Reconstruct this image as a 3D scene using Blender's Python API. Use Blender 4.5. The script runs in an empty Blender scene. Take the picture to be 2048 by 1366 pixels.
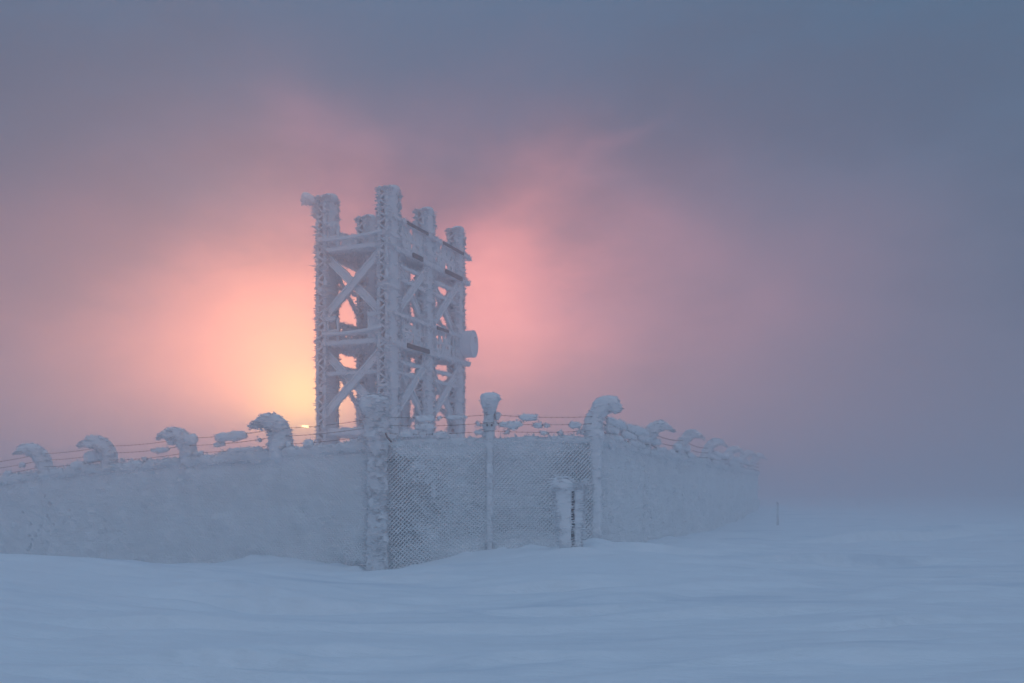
import bpy, math
import numpy as np
from mathutils import Vector

# ------------------------------------------------------------------ camera, world, sun
SC = bpy.context.scene
COL = SC.collection
F = 1820.0            # focal length in photo pixels (2048 wide)
HOR = 972.0           # eye level row of the photograph
ZC = 1.615            # eye height above the snow at the fence corner
cam_d = bpy.data.cameras.new('camera')
cam_d.sensor_width = 36.0
cam_d.lens = F / 2048 * 36
cam_d.shift_y = (HOR - 683) / 2048
cam_d.clip_end = 3000
cam = bpy.data.objects.new('camera', cam_d)
COL.objects.link(cam)
cam.location = (0, 0, ZC)
cam.rotation_euler = (math.radians(90), 0, 0)
SC.camera = cam

SUN = Vector(((610 - 1024) / F, 1.0, (HOR - 853) / F)).normalized()
SUN_EL = math.asin(SUN.z)
SUN_AZ = math.atan2(SUN.x, SUN.y)          # clockwise from +Y

SC.view_settings.view_transform = 'Standard'
SC.view_settings.look = 'None'
SC.view_settings.exposure = 0.0
SC.view_settings.gamma = 1.0
SC.view_settings.use_curve_mapping = False
SC.render.engine = 'CYCLES'
SC.cycles.max_bounces = 8
SC.cycles.diffuse_bounces = 6
SC.cycles.glossy_bounces = 1
SC.cycles.transmission_bounces = 4
SC.cycles.volume_bounces = 2
SC.cycles.use_denoising = True
SC.cycles.caustics_reflective = False
SC.cycles.caustics_refractive = False


def nd(nt, t, **kw):
    n = nt.nodes.new(t)
    for k, v in kw.items():
        if k.startswith('i_'):
            key = k[2:]
            n.inputs[int(key) if key.isdigit() else key.replace('_', ' ')].default_value = v
        else:
            setattr(n, k, v)
    return n


def math_n(nt, op, a, b=None, c=None, clamp=False):
    n = nt.nodes.new('ShaderNodeMath'); n.operation = op; n.use_clamp = clamp
    for i, v in enumerate((a, b, c)):
        if v is None: continue
        if isinstance(v, (int, float)): n.inputs[i].default_value = v
        else: nt.links.new(v, n.inputs[i])
    return n.outputs[0]


def mapr(nt, v, a, b, c, d, smooth=True):
    n = nt.nodes.new('ShaderNodeMapRange')
    n.interpolation_type = 'SMOOTHSTEP' if smooth else 'LINEAR'
    nt.links.new(v, n.inputs[0])
    for i, x in enumerate((a, b, c, d)): n.inputs[i + 1].default_value = x
    return n.outputs[0]


def mixc(nt, f, a, b):
    n = nt.nodes.new('ShaderNodeMix'); n.data_type = 'RGBA'
    for s, v in ((n.inputs[0], f), (n.inputs[6], a), (n.inputs[7], b)):
        if isinstance(v, (int, float)): s.default_value = v
        elif isinstance(v, tuple): s.default_value = v if len(v) == 4 else v + (1,)
        else: nt.links.new(v, s)
    return n.outputs[2]


# the visible sky: a cloud deck (colour by height) and the places where the low sun lights it through,
# each given by the photo pixel it was read from, its half-widths in degrees (across, up) and colour
BASE = [(0.0, (.115, .165, .255)), (.10, (.122, .160, .245)), (.20, (.118, .155, .235)), (.34, (.078, .138, .225)), (.48, (.046, .120, .215)), (.72, (.115, .23, .39)), (1.0, (.14, .27, .46))]
LOBES = [(606, 850, 2.4, 2.4, (5.0, 4.2, .50)),
         (580, 825, 4.4, 4.4, (3.6, 1.45, .28)),
         (520, 790, 9.0, 6.0, (2.0, .54, .20)),
         (470, 760, 13.0, 6.5, (.60, .13, .08)),
         (1035, 630, 4.2, 6.0, (1.15, .33, .20)),
         (1090, 700, 9.0, 8.0, (.62, .15, .12)),
         (1420, 670, 11.0, 8.0, (.17, .05, .05)),
         (810, 600, 8.0, 6.5, (.55, .14, .11)),
         (640, 310, 3.8, 4.0, (.16, .045, .04)),
         (230, 420, 6.0, 3.0, (.05, .012, .015)),
         (1215, 300, 3.2, .5, (.10, .03, .03))]
ANTI = (.30, .305, .335)     # broad twilight glow of the whole sky opposite the sun
SUN_DISC = 70.0
CLOUDC = (.070, .112, .185)


def build_world():
    w = bpy.data.worlds.new('World'); SC.world = w; w.use_nodes = True
    nt = w.node_tree; nt.nodes.clear(); L = nt.links.new
    vm = lambda op: nd(nt, 'ShaderNodeVectorMath', operation=op)
    out = nd(nt, 'ShaderNodeOutputWorld')
    D = nd(nt, 'ShaderNodeTexCoord').outputs['Generated']
    sep = nd(nt, 'ShaderNodeSeparateXYZ'); L(D, sep.inputs[0])
    sky = nd(nt, 'ShaderNodeTexSky', sky_type='NISHITA', sun_disc=False)
    sky.sun_elevation = SUN_EL; sky.sun_rotation = SUN_AZ
    sky.altitude = 1400; sky.air_density = 1.0; sky.dust_density = 1.5
    bg1 = nd(nt, 'ShaderNodeBackground'); L(sky.outputs[0], bg1.inputs[0])
    # clear sky shows only where the cloud deck thins out overhead
    L(mapr(nt, sep.outputs[2], .35, .85, 0.004, 0.05), bg1.inputs[1])
    # cloud noise bends every soft shape
    ns = nd(nt, 'ShaderNodeTexNoise', i_Scale=4.6, i_Detail=5.0, i_Roughness=0.5)
    mp = nd(nt, 'ShaderNodeMapping'); mp.inputs['Scale'].default_value = (1.0, 1.0, 1.5)
    mp.inputs['Rotation'].default_value = (0, math.radians(24), 0); mp.inputs['Location'].default_value = (1.3, 0.2, 0.6)
    L(D, mp.inputs[0]); L(mp.outputs[0], ns.inputs['Vector'])
    sub = vm('SUBTRACT'); L(ns.outputs['Color'], sub.inputs[0]); sub.inputs[1].default_value = (.5, .5, .5)
    dot2 = vm('DOT_PRODUCT'); L(D, dot2.inputs[0]); dot2.inputs[1].default_value = SUN
    ang = math_n(nt, 'MULTIPLY', math_n(nt, 'ARCCOSINE', math_n(nt, 'MINIMUM', dot2.outputs['Value'], 1.0)), 180 / math.pi)
    scl = vm('SCALE'); L(sub.outputs[0], scl.inputs[0]); L(mapr(nt, ang, 1.0, 16.0, 0.02, 0.20), scl.inputs['Scale'])
    add = vm('ADD'); L(D, add.inputs[0]); L(scl.outputs[0], add.inputs[1])
    DW = add.outputs[0]
    sepw = nd(nt, 'ShaderNodeSeparateXYZ'); L(DW, sepw.inputs[0])
    ramp = nd(nt, 'ShaderNodeValToRGB'); ramp.color_ramp.interpolation = 'B_SPLINE'
    L(math_n(nt, 'ADD', math_n(nt, 'MULTIPLY', sep.outputs[2], .6), math_n(nt, 'MULTIPLY', sepw.outputs[2], .4)), ramp.inputs[0])
    els = ramp.color_ramp.elements
    els[0].position = BASE[0][0]; els[0].color = BASE[0][1] + (1,)
    els[1].position = BASE[-1][0]; els[1].color = BASE[-1][1] + (1,)
    for a, c in BASE[1:-1]:
        e = els.new(a); e.color = c + (1,)
    # large soft cloud patches, darker and greyer
    n2 = nd(nt, 'ShaderNodeTexNoise', i_Scale=3.4, i_Detail=7.0, i_Roughness=0.6)
    mp2 = nd(nt, 'ShaderNodeMapping'); mp2.inputs['Scale'].default_value = (1.0, 1.0, 2.4)
    mp2.inputs['Rotation'].default_value = (0, math.radians(18), 0); mp2.inputs['Location'].default_value = (3.1, 0.4, 1.7)
    L(D, mp2.inputs[0]); L(mp2.outputs[0], n2.inputs['Vector'])
    cl = mapr(nt, n2.outputs[0], 0.40, 0.60, 0.0, 0.85)
    col = mixc(nt, math_n(nt, 'MULTIPLY', cl, mapr(nt, sep.outputs[2], .35, .7, 1, .2)), ramp.outputs[0], CLOUDC)
    shade = mapr(nt, n2.outputs[0], 0.36, 0.66, 1.12, 0.74)         # clouds also hold back the glow behind them
    shade = math_n(nt, 'ADD', math_n(nt, 'MULTIPLY', shade, mapr(nt, ang, 4, 13, 0, 1)), mapr(nt, ang, 4, 13, 1, 0))
    for (cx, cy, rx, rz, c) in LOBES:
        d = Vector(((cx - 1024) / F, 1.0, (HOR - cy) / F)).normalized()
        v1 = vm('SUBTRACT'); L(DW if ang else D, v1.inputs[0]); v1.inputs[1].default_value = d
        if rz < 1:
            rt = nd(nt, 'ShaderNodeVectorRotate', rotation_type='Y_AXIS'); rt.inputs['Angle'].default_value = math.radians(32)
            L(v1.outputs[0], rt.inputs['Vector']); src = rt.outputs[0]
        else: src = v1.outputs[0]
        v2 = vm('MULTIPLY'); L(src, v2.inputs[0]); v2.inputs[1].default_value = (1 / math.radians(rx), 1 / math.radians(max(rx, 3)), 1 / math.radians(rz))
        v3 = vm('DOT_PRODUCT'); L(v2.outputs[0], v3.inputs[0]); L(v2.outputs[0], v3.inputs[1])
        g = math_n(nt, 'MULTIPLY', math_n(nt, 'POWER', 2.71828, math_n(nt, 'MULTIPLY', v3.outputs['Value'], -1.0)), shade)
        s4 = vm('SCALE'); s4.inputs[0].default_value = c; L(g, s4.inputs['Scale'])
        a4 = vm('ADD'); L(col, a4.inputs[0]); L(s4.outputs[0], a4.inputs[1]); col = a4.outputs[0]
    op = vm('DOT_PRODUCT'); L(D, op.inputs[0]); op.inputs[1].default_value = (-SUN.x, -SUN.y, 0)
    s5 = vm('SCALE'); s5.inputs[0].default_value = ANTI; L(mapr(nt, op.outputs['Value'], -.75, 1.0, 0, 1), s5.inputs['Scale'])
    a5 = vm('ADD'); L(col, a5.inputs[0]); L(s5.outputs[0], a5.inputs[1]); col = a5.outputs[0]
    # the sun itself, a sliver between two cloud banks
    disc = mapr(nt, ang, 0.08, 0.33, 1.0, 0.0)
    dz = math_n(nt, 'ABSOLUTE', math_n(nt, 'SUBTRACT', sep.outputs[2], SUN.z))
    sunm = math_n(nt, 'MULTIPLY', disc, mapr(nt, dz, 0.0, 0.0021, 1.0, 0.0))
    bg2 = nd(nt, 'ShaderNodeBackground', i_Strength=1.0); L(col, bg2.inputs[0])
    bg3 = nd(nt, 'ShaderNodeBackground'); bg3.inputs[0].default_value = (1.0, 0.70, 0.26, 1)
    L(math_n(nt, 'MULTIPLY', sunm, SUN_DISC), bg3.inputs[1])
    a1 = nd(nt, 'ShaderNodeAddShader'); L(bg1.outputs[0], a1.inputs[0]); L(bg2.outputs[0], a1.inputs[1])
    a2 = nd(nt, 'ShaderNodeAddShader'); L(a1.outputs[0], a2.inputs[0]); L(bg3.outputs[0], a2.inputs[1])
    L(a2.outputs[0], out.inputs[0])
    w.cycles.sampling_method = 'MANUAL'; w.cycles.sample_map_resolution = 1024


build_world()

sun_d = bpy.data.lights.new('sun', 'SUN')
sun_d.energy = 0.6; sun_d.angle = math.radians(10); sun_d.color = (1.0, 0.42, 0.28)
sun = bpy.data.objects.new('sun', sun_d); COL.objects.link(sun)
sun.rotation_euler = SUN.to_track_quat('Z', 'Y').to_euler()
sun.location = (-20, 80, 40)

HAZE_DENSITY = 0.020
HAZE_COLOR = (0.92, 0.95, 0.98)
HAZE_G = 0.80

# ------------------------------------------------------------------ numeric helpers
rng = np.random.default_rng(7)


def hash3(ix, iy, iz, seed):
    h = (ix.astype(np.int64) * 374761393 + iy.astype(np.int64) * 668265263 + iz.astype(np.int64) * 2147483647 + seed * 1274126177) & 0xFFFFFFFF
    h = ((h ^ (h >> 13)) * 1274126177) & 0xFFFFFFFF
    h = ((h ^ (h >> 16)) * 2246822519) & 0xFFFFFFFF
    return ((h ^ (h >> 15)) & 0xFFFFFF) / float(0xFFFFFF)


def noise3(P, scale=(1, 1, 1), seed=0):
    Q = np.asarray(P, float) * np.asarray(scale, float)
    i = np.floor(Q).astype(np.int64); f = Q - i; f = f * f * (3 - 2 * f)
    r = 0
    for dx in (0, 1):
        for dy in (0, 1):
            for dz in (0, 1):
                w = (f[:, 0] if dx else 1 - f[:, 0]) * (f[:, 1] if dy else 1 - f[:, 1]) * (f[:, 2] if dz else 1 - f[:, 2])
                r = r + w * hash3(i[:, 0] + dx, i[:, 1] + dy, i[:, 2] + dz, seed)
    return r * 2 - 1


def fbm(P, scale=(1, 1, 1), seed=0, octv=3, gain=0.5):
    s = np.asarray(scale, float); a = 1.0; r = 0; t = 0
    for o in range(octv):
        r = r + a * noise3(P, s * 2 ** o, seed + 17 * o); t += a; a *= gain
    return r / t


def sst(x, a, b):
    t = np.clip((x - a) / (b - a), 0, 1)
    return t * t * (3 - 2 * t)


def px(x, y, Y):
    return np.array([(x - 1024) / F * Y, Y, ZC + (HOR - y) / F * Y])


class MB:
    """collects quads and triangles of ONE mesh"""
    def __init__(s): s.V = []; s.Q = []; s.T = []; s.n = 0
    def add(s, V, Q=None, T=None):
        V = np.asarray(V, float).reshape(-1, 3)
        if Q is not None and len(Q): s.Q.append(np.asarray(Q, np.int64).reshape(-1, 4) + s.n)
        if T is not None and len(T): s.T.append(np.asarray(T, np.int64).reshape(-1, 3) + s.n)
        s.V.append(V); s.n += len(V)
        return s
    def verts(s): return np.concatenate(s.V)
    def mesh(s, name, smooth=True):
        V = s.verts()
        Q = np.concatenate(s.Q) if s.Q else np.zeros((0, 4), np.int64)
        T = np.concatenate(s.T) if s.T else np.zeros((0, 3), np.int64)
        me = bpy.data.meshes.new(name)
        me.vertices.add(len(V)); me.vertices.foreach_set('co', V.astype(np.float32).ravel())
        nl = Q.size + T.size
        me.loops.add(nl); me.loops.foreach_set('vertex_index', np.concatenate([Q.ravel(), T.ravel()]).astype(np.int32))
        me.polygons.add(len(Q) + len(T))
        ls = np.concatenate([np.arange(len(Q)) * 4, Q.size + np.arange(len(T)) * 3]).astype(np.int32)
        me.polygons.foreach_set('loop_start', ls)
        me.polygons.foreach_set('use_smooth', np.full(len(Q) + len(T), smooth))
        me.update(calc_edges=True); me.validate()
        return me


def prep(name, parent):
    return name


def build(name, mb, mat, parent=None, smooth=True, kind=None, origin=None, label=None):
    """ONE mesh object; geometry in world space, origin moved to `origin`"""
    o = bpy.data.objects.new(name, None if mb is None else mb.mesh(name, smooth))
    COL.objects.link(o)
    o.data.materials.append(mat)
    if origin is None:
        V = mb.verts(); origin = np.array([(V[:, 0].min() + V[:, 0].max()) / 2, (V[:, 1].min() + V[:, 1].max()) / 2, V[:, 2].min()])
    n = len(o.data.vertices); co = np.empty(n * 3, np.float32); o.data.vertices.foreach_get('co', co)
    co = co.reshape(-1, 3) - np.asarray(origin, np.float32); o.data.vertices.foreach_set('co', co.ravel()); o.data.update()
    place(o, origin, parent)
    if kind: o['kind'] = kind
    if label: o['label'] = label
    return o


WORLD_ORIGIN = {}


def place(o, origin, parent):
    WORLD_ORIGIN[o.name] = np.asarray(origin, float)
    if parent is not None:
        o.parent = parent
        o.location = Vector(np.asarray(origin, float) - WORLD_ORIGIN[parent.name])
    else:
        o.location = Vector(np.asarray(origin, float))


def thing(name, origin, label, cat, group=None):
    o = bpy.data.objects.new(name, None); COL.objects.link(o); o.empty_display_size = .2
    place(o, origin, None)
    o['label'] = label; o['category'] = cat
    if group: o['group'] = group
    return o


def unit(v):
    v = np.asarray(v, float)
    return v / (np.linalg.norm(v, axis=-1, keepdims=True) + 1e-12)


def sweep(mb, path, W, H, side=None, nseg=14, sq=0.5, amp=0.0, nscale=(5, 5, 9), seed=0, octv=3, step=None):
    """rimed bar: superellipse section (W along side axis, H across) swept along path, with lumps"""
    path = np.asarray(path, float); N0 = len(path)
    W = np.broadcast_to(np.asarray(W, float), (N0,)).copy(); H = np.broadcast_to(np.asarray(H, float), (N0,)).copy()
    d = np.concatenate([[0], np.cumsum(np.linalg.norm(np.diff(path, axis=0), axis=1))])
    if step:
        n = max(2, int(round(d[-1] / step)) + 1)
        t = np.linspace(0, d[-1], n)
        path = np.stack([np.interp(t, d, path[:, k]) for k in range(3)], 1)
        W = np.interp(t, d, W); H = np.interp(t, d, H)
    N = len(path)
    tan = unit(np.gradient(path, axis=0))
    if side is None:
        side = np.array([1, 0, 0]) if abs(tan[0, 0]) < .8 else np.array([0, 1, 0])
    s = np.broadcast_to(np.asarray(side, float), (N, 3))
    s = unit(s - (s * tan).sum(1, keepdims=True) * tan)
    b = np.cross(tan, s)
    th = np.linspace(0, 2 * math.pi, nseg, endpoint=False) + math.pi / nseg
    cx = np.sign(np.cos(th)) * np.abs(np.cos(th)) ** sq; cy = np.sign(np.sin(th)) * np.abs(np.sin(th)) ** sq
    rad = s[:, None, :] * (cx[None, :, None] * W[:, None, None] / 2) + b[:, None, :] * (cy[None, :, None] * H[:, None, None] / 2)
    V = path[:, None, :] + rad
    V = V.reshape(-1, 3)
    if amp:
        V = V + unit(rad.reshape(-1, 3)) * (fbm(V, nscale, seed, octv)[:, None] * amp * np.repeat(np.minimum(1, np.minimum(W, H) / (2.2 * amp)), nseg)[:, None])
    i = np.arange(N - 1)[:, None] * nseg + np.arange(nseg)[None]
    j = np.arange(N - 1)[:, None] * nseg + (np.arange(nseg)[None] + 1) % nseg
    Q = np.stack([i, j, j + nseg, i + nseg], -1).reshape(-1, 4)
    c0, c1 = len(V), len(V) + 1
    V = np.concatenate([V, [path[0]], [path[-1]]])
    k = np.arange(nseg); k2 = (k + 1) % nseg; e = (N - 1) * nseg
    T = np.concatenate([np.stack([np.full(nseg, c0), k2, k], 1), np.stack([np.full(nseg, c1), e + k, e + k2], 1)])
    mb.add(V, Q, T)
    return V[:-2], unit(rad.reshape(-1, 3))


def feathers(mb, P, D, ln, wd, flat=.55):
    """rime feathers: small tapering wedges at P pointing along D"""
    P = np.asarray(P, float); D = unit(D); N = len(P)
    ln = np.broadcast_to(ln, (N,))[:, None]; wd = np.broadcast_to(wd, (N,))[:, None]
    up = np.tile([0., 0, 1], (N, 1)); up[np.abs(D[:, 2]) > .9] = [1, 0, 0]
    a = unit(np.cross(D, up)); b = np.cross(a, D)
    P0 = P - D * ln * .25
    r1 = P0 + a * wd; r2 = P0 + b * wd * flat; r3 = P0 - a * wd; r4 = P0 - b * wd * flat
    m = P0 + D * ln * .7
    q1 = m + a * wd * .8; q2 = m + b * wd * flat * .7; q3 = m - a * wd * .8; q4 = m - b * wd * flat * .7
    tip = P0 + D * ln * 1.25
    V = np.stack([r1, r2, r3, r4, q1, q2, q3, q4, tip], 1).reshape(-1, 3)
    o = (np.arange(N) * 9)[:, None, None]
    Q = o + np.array([[0, 1, 5, 4], [1, 2, 6, 5], [2, 3, 7, 6], [3, 0, 4, 7]])[None]
    T = o + np.array([[4, 5, 8], [5, 6, 8], [6, 7, 8], [7, 4, 8]])[None]
    mb.add(V, Q.reshape(-1, 4), T.reshape(-1, 3))


def fuzz(mb, V, Nn, n, ln=(.04, .12), wd=.022, wind=None, wbias=0.0, flatz=0.25, sel=None, flat=.3):
    """scatter feathers over the points V with outward normals Nn"""
    idx = np.arange(len(V)) if sel is None else np.nonzero(sel)[0]
    if len(idx) == 0: return
    k = rng.choice(idx, n)
    D = Nn[k] + rng.normal(0, .28, (n, 3))
    D[:, 2] = D[:, 2] * flatz - .02
    if wind is not None: D = unit(D) + np.asarray(wind) * wbias
    L = rng.uniform(ln[0], ln[1], n)
    feathers(mb, V[k] + rng.normal(0, .012, (n, 3)), D, L, wd * rng.uniform(.6, 1.5, n), flat)


# ------------------------------------------------------------------ materials
def mat_white(name, base, rough, bump, scale, stretch=(1, 1, 1), b2=None, sss=0.0, mottled=0.05, ledge_shade=None):
    m = bpy.data.materials.new(name); m.use_nodes = True
    nt = m.node_tree; L = nt.links.new
    p = nt.nodes['Principled BSDF']
    p.inputs['Roughness'].default_value = rough
    p.inputs['Specular IOR Level'].default_value = .25
    g = nd(nt, 'ShaderNodeNewGeometry')
    mp = nd(nt, 'ShaderNodeMapping'); mp.inputs['Scale'].default_value = stretch
    L(g.outputs['Position'], mp.inputs[0])
    n1 = nd(nt, 'ShaderNodeTexNoise', i_Scale=scale, i_Detail=5.0, i_Roughness=.62); L(mp.outputs[0], n1.inputs['Vector'])
    bm = nd(nt, 'ShaderNodeBump', i_Strength=bump[0], i_Distance=bump[1]); L(n1.outputs[0], bm.inputs['Height'])
    nrm = bm.outputs[0]
    if b2:
        n2 = nd(nt, 'ShaderNodeTexNoise', i_Scale=b2[0], i_Detail=3.0, i_Roughness=.6); L(g.outputs['Position'], n2.inputs['Vector'])
        bb = nd(nt, 'ShaderNodeBump', i_Strength=b2[1], i_Distance=b2[2]); L(n2.outputs[0], bb.inputs['Height']); L(nrm, bb.inputs['Normal']); nrm = bb.outputs[0]
    L(nrm, p.inputs['Normal'])
    n3 = nd(nt, 'ShaderNodeTexNoise', i_Scale=1.7, i_Detail=4.0); L(g.outputs['Position'], n3.inputs['Vector'])
    dark = tuple(c * (1 - 2 * mottled) for c in base)
    cc = mixc(nt, mapr(nt, n3.outputs[0], .3, .7, 0, 1), base, dark)
    if ledge_shade:
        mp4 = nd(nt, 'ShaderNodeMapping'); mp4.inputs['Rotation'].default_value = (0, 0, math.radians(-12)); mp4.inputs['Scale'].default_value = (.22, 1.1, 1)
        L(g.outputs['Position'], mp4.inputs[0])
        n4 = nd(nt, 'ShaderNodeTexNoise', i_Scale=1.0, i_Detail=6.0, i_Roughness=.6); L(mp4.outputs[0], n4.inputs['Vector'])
        cc = mixc(nt, mapr(nt, n4.outputs[0], .52, .72, 0, 1), cc, ledge_shade)  # wind-stretched streaks painted into the colour for the shade on snow ledges
    L(cc, p.inputs['Base Color'])
    if sss:
        tr = nd(nt, 'ShaderNodeBsdfTranslucent'); L(cc, tr.inputs[0]); L(nrm, tr.inputs['Normal'])
        mx = nd(nt, 'ShaderNodeMixShader', i_0=sss); L(p.outputs[0], mx.inputs[1]); L(tr.outputs[0], mx.inputs[2])
        L(mx.outputs[0], nt.nodes['Material Output'].inputs['Surface'])
    return m


def mat_solid(name, c1, c2, rough, scale, metal=0.0, bump=.3):
    m = bpy.data.materials.new(name); m.use_nodes = True
    nt = m.node_tree; L = nt.links.new
    p = nt.nodes['Principled BSDF']; p.inputs['Roughness'].default_value = rough; p.inputs['Metallic'].default_value = metal
    g = nd(nt, 'ShaderNodeNewGeometry')
    n1 = nd(nt, 'ShaderNodeTexNoise', i_Scale=scale, i_Detail=5.0); L(g.outputs['Position'], n1.inputs['Vector'])
    L(mixc(nt, mapr(nt, n1.outputs[0], .35, .65, 0, 1), c1, c2), p.inputs['Base Color'])
    b = nd(nt, 'ShaderNodeBump', i_Strength=bump, i_Distance=.01); L(n1.outputs[0], b.inputs['Height']); L(b.outputs[0], p.inputs['Normal'])
    return m


SNOW = mat_white('wind_packed_snow', (.82, .87, .91), .75, (.6, .08), 1.6, (.5, 2.2, 1), (26, .3, .012), mottled=.015, ledge_shade=(.66, .73, .80))  # last colour: darker streaks standing in for shaded ledge faces
RIME = mat_white('rime_ice', (.90, .91, .93), .8, (.8, .04), 11, (.6, .6, 3.0), (42, .6, .02), mottled=.02)
CRUST = mat_white('rime_crust', (.89, .91, .93), .85, (.9, .06), 6.5, (.8, .8, 3.4), (34, .7, .025), mottled=.03)
STEEL = mat_solid('bare_dark_steel', (.030, .030, .034), (.07, .065, .065), .5, 12, .3)
WIRE = mat_solid('rusty_barbed_wire', (.09, .065, .065), (.20, .15, .14), .6, 30, .3)
RADOME = mat_white('frosted_radome', (.88, .89, .92), .6, (.3, .02), 6, (1, 1, 1), (50, .2, .006), mottled=.03)
RUST = mat_solid('red_oxide_steel', (.10, .045, .04), (.05, .035, .035), .7, 20)
WOOD = mat_solid('weathered_stake', (.06, .055, .055), (.11, .10, .10), .8, 25)

# ------------------------------------------------------------------ ground
CTRL = [(0, 0, 0), (-5, 0, .15), (5, 0, .1), (0, 4, 0), (0, 8, .0), (-4, 8, .15), (4, 8, .04), (-9, 7, .45), (8, 8, .05), (-3, 11, .12), (1, 12, .08), (4, 13, .12),
        (-7.3, 13, .63), (-5.2, 13.5, .43), (-3.8, 14.5, .25), (-2.16, 15.3, .12), (-.2, 15.9, .28), (.73, 16.3, .40), (1.6, 17.2, .46), (2.7, 18, .33),
        (-2.44, 17.4, -.03), (-3.6, 18.0, .08), (-4.6, 18.4, .17), (-6.0, 19.0, .02), (-5.2, 16.5, .05), (-7.2, 17, .0), (-7.05, 19.7, -.15), (-9.2, 20.8, -.35), (-11.3, 22, -.5), (-13.7, 23.2, -.7),
        (-.45, 17.9, .38), (-1.3, 17.5, .22), (.7, 18.2, .36), (1.69, 18.5, .34), (3.3, 22.5, .2), (4.9, 26.6, .07), (6.5, 30.7, .05), (8.15, 34.8, .12), (9.8, 39, .25), (12.5, 46, .42),
        (8, 20, .1), (15, 20, .25), (15, 30, .28), (20, 45, .2), (26, 42, .15), (34, 55, .1), (12, 12, .1), (6, 13, .08), (9.6, 33, .17), (22, 64, .15), (18, 8, .3), (-15, 2, .6),
        (-5, 33, 0), (-2, 38, 0), (-8, 30, -.2), (-15, 35, -.6), (-15, 15, .45), (-22, 20, -.2), (-22, 10, .6), (0, 60, -.1), (-25, 60, -.8), (25, 25, .35), (30, 10, .4), (0, -25, 0), (-30, -20, .3), (30, -20, .3)]
_c = np.array(CTRL, float)


def _tps(r2):
    return np.where(r2 > 1e-9, .5 * r2 * np.log(np.maximum(r2, 1e-9)), 0)


_K = _tps(((_c[:, None, :2] - _c[None, :, :2]) ** 2).sum(-1)) + np.eye(len(_c)) * .15
_P = np.c_[np.ones(len(_c)), _c[:, :2]]
_A = np.block([[_K, _P], [_P.T, np.zeros((3, 3))]])
_w = np.linalg.solve(_A, np.r_[_c[:, 2], 0, 0, 0])

# wind-carved ledges: x, y in the photo, length, width (m), height, slope of its axis
LEDGES = [(560, 1216, 2.6, .42, .060, .10), (470, 1212, 1.3, .30, .05, .1), (470, 1314, 1.9, .30, .050, .16), (380, 1335, 2.2, .30, .040, .12), (330, 1258, 2.4, .38, .040, .2),
          (1100, 1177, 2.6, .4, .045, .2), (1690, 1128, 4.5, .6, .07, .2), (1780, 1080, 5.5, .7, .08, .3), (1900, 1068, 6.0, .8, .06, .2),
          (1150, 1212, 2.4, .35, .03, .2), (1500, 1220, 3.0, .4, .03, .15), (830, 1165, 2.0, .4, .035, .05), (1820, 1235, 2.6, .4, .04, .2), (250, 1150, 3.0, .5, .03, .1),
          (700, 1290, 2.2, .35, .03, .15), (1050, 1300, 2.0, .3, .025, .15), (1350, 1130, 3.0, .4, .04, .1), (950, 1240, 2.8, .4, .03, .12), (1600, 1310, 2.2, .3, .03, .15)]


def ground_h(X, Y):
    X = np.asarray(X, float); Y = np.asarray(Y, float)
    sh = X.shape; p = np.c_[X.ravel(), Y.ravel()]
    r = np.sqrt(p[:, 0] ** 2 + (p[:, 1] - 20) ** 2)
    near = r < 75
    h = np.zeros(len(p))
    pn = p[near]
    acc = _w[-3] + _w[-2] * pn[:, 0] + _w[-1] * pn[:, 1]
    for k in range(len(_c)):
        acc = acc + _w[k] * _tps((pn[:, 0] - _c[k, 0]) ** 2 + (pn[:, 1] - _c[k, 1]) ** 2)
    h[near] = acc * (1 - sst(r[near], 38, 74))
    h += -9.0 * sst(r, 130, 430)
    P3 = np.c_[p, np.zeros(len(p))]
    h += .05 * fbm(P3, (.16, .3, 1), 3, 3) * sst(r, 0, 8)
    # sastrugi, long in the wind direction
    a = math.radians(14); q = np.c_[p[:, 0] * math.cos(a) + p[:, 1] * math.sin(a), -p[:, 0] * math.sin(a) + p[:, 1] * math.cos(a), np.zeros(len(p))]
    s = fbm(q, (.45, 1.5, 1), 11, 3)
    h += .10 * np.clip(s - .02, 0, 1) * 1.5 * sst(r, 0, 6)
    s2 = noise3(q, (.9, 4.0, 1), 23)
    h += .015 * s2 + .005 * noise3(q, (2.3, 9.0, 1), 29)
    for (lx, ly, ln, wd, hh, sl) in LEDGES:
        Yg = F * (ZC - .12) / (ly - HOR); Xg = (lx - 1024) / F * Yg
        dx = p[:, 0] - Xg; dy = p[:, 1] - Yg
        m = (np.abs(dx) < ln * 1.3) & (np.abs(dy) < 3)
        if not m.any(): continue
        u = dx[m] * math.cos(sl) + dy[m] * math.sin(sl); v = -dx[m] * math.sin(sl) + dy[m] * math.cos(sl)
        v = v + .10 * noise3(np.c_[u * 1.3, u * 0 + lx, u * 0], seed=41) + .025 * noise3(np.c_[u * 4, u * 0 + lx, u * 0], seed=43)
        env = np.exp(-(u / (ln * .5)) ** 2)
        prof = np.where(v < 0, -np.exp(v / wd), np.exp(-v / (wd * 1.6))) * .5
        k = sst(v, -.04, .04)
        h[m] += 2.6 * hh * env * (k * np.exp(-np.maximum(v, 0) / (wd * 1.8)) - (1 - k) * .55 * np.exp(np.minimum(v, 0) / wd))
    # lumps blown against the foot of the marker post and the fence corner
    for (bx, by, br, bh) in MOUNDS:
        d2 = ((p[:, 0] - bx) / br[0]) ** 2 + ((p[:, 1] - by) / br[1]) ** 2
        h += bh * np.exp(-d2 ** 1.4)
    return h.reshape(sh)


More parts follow.
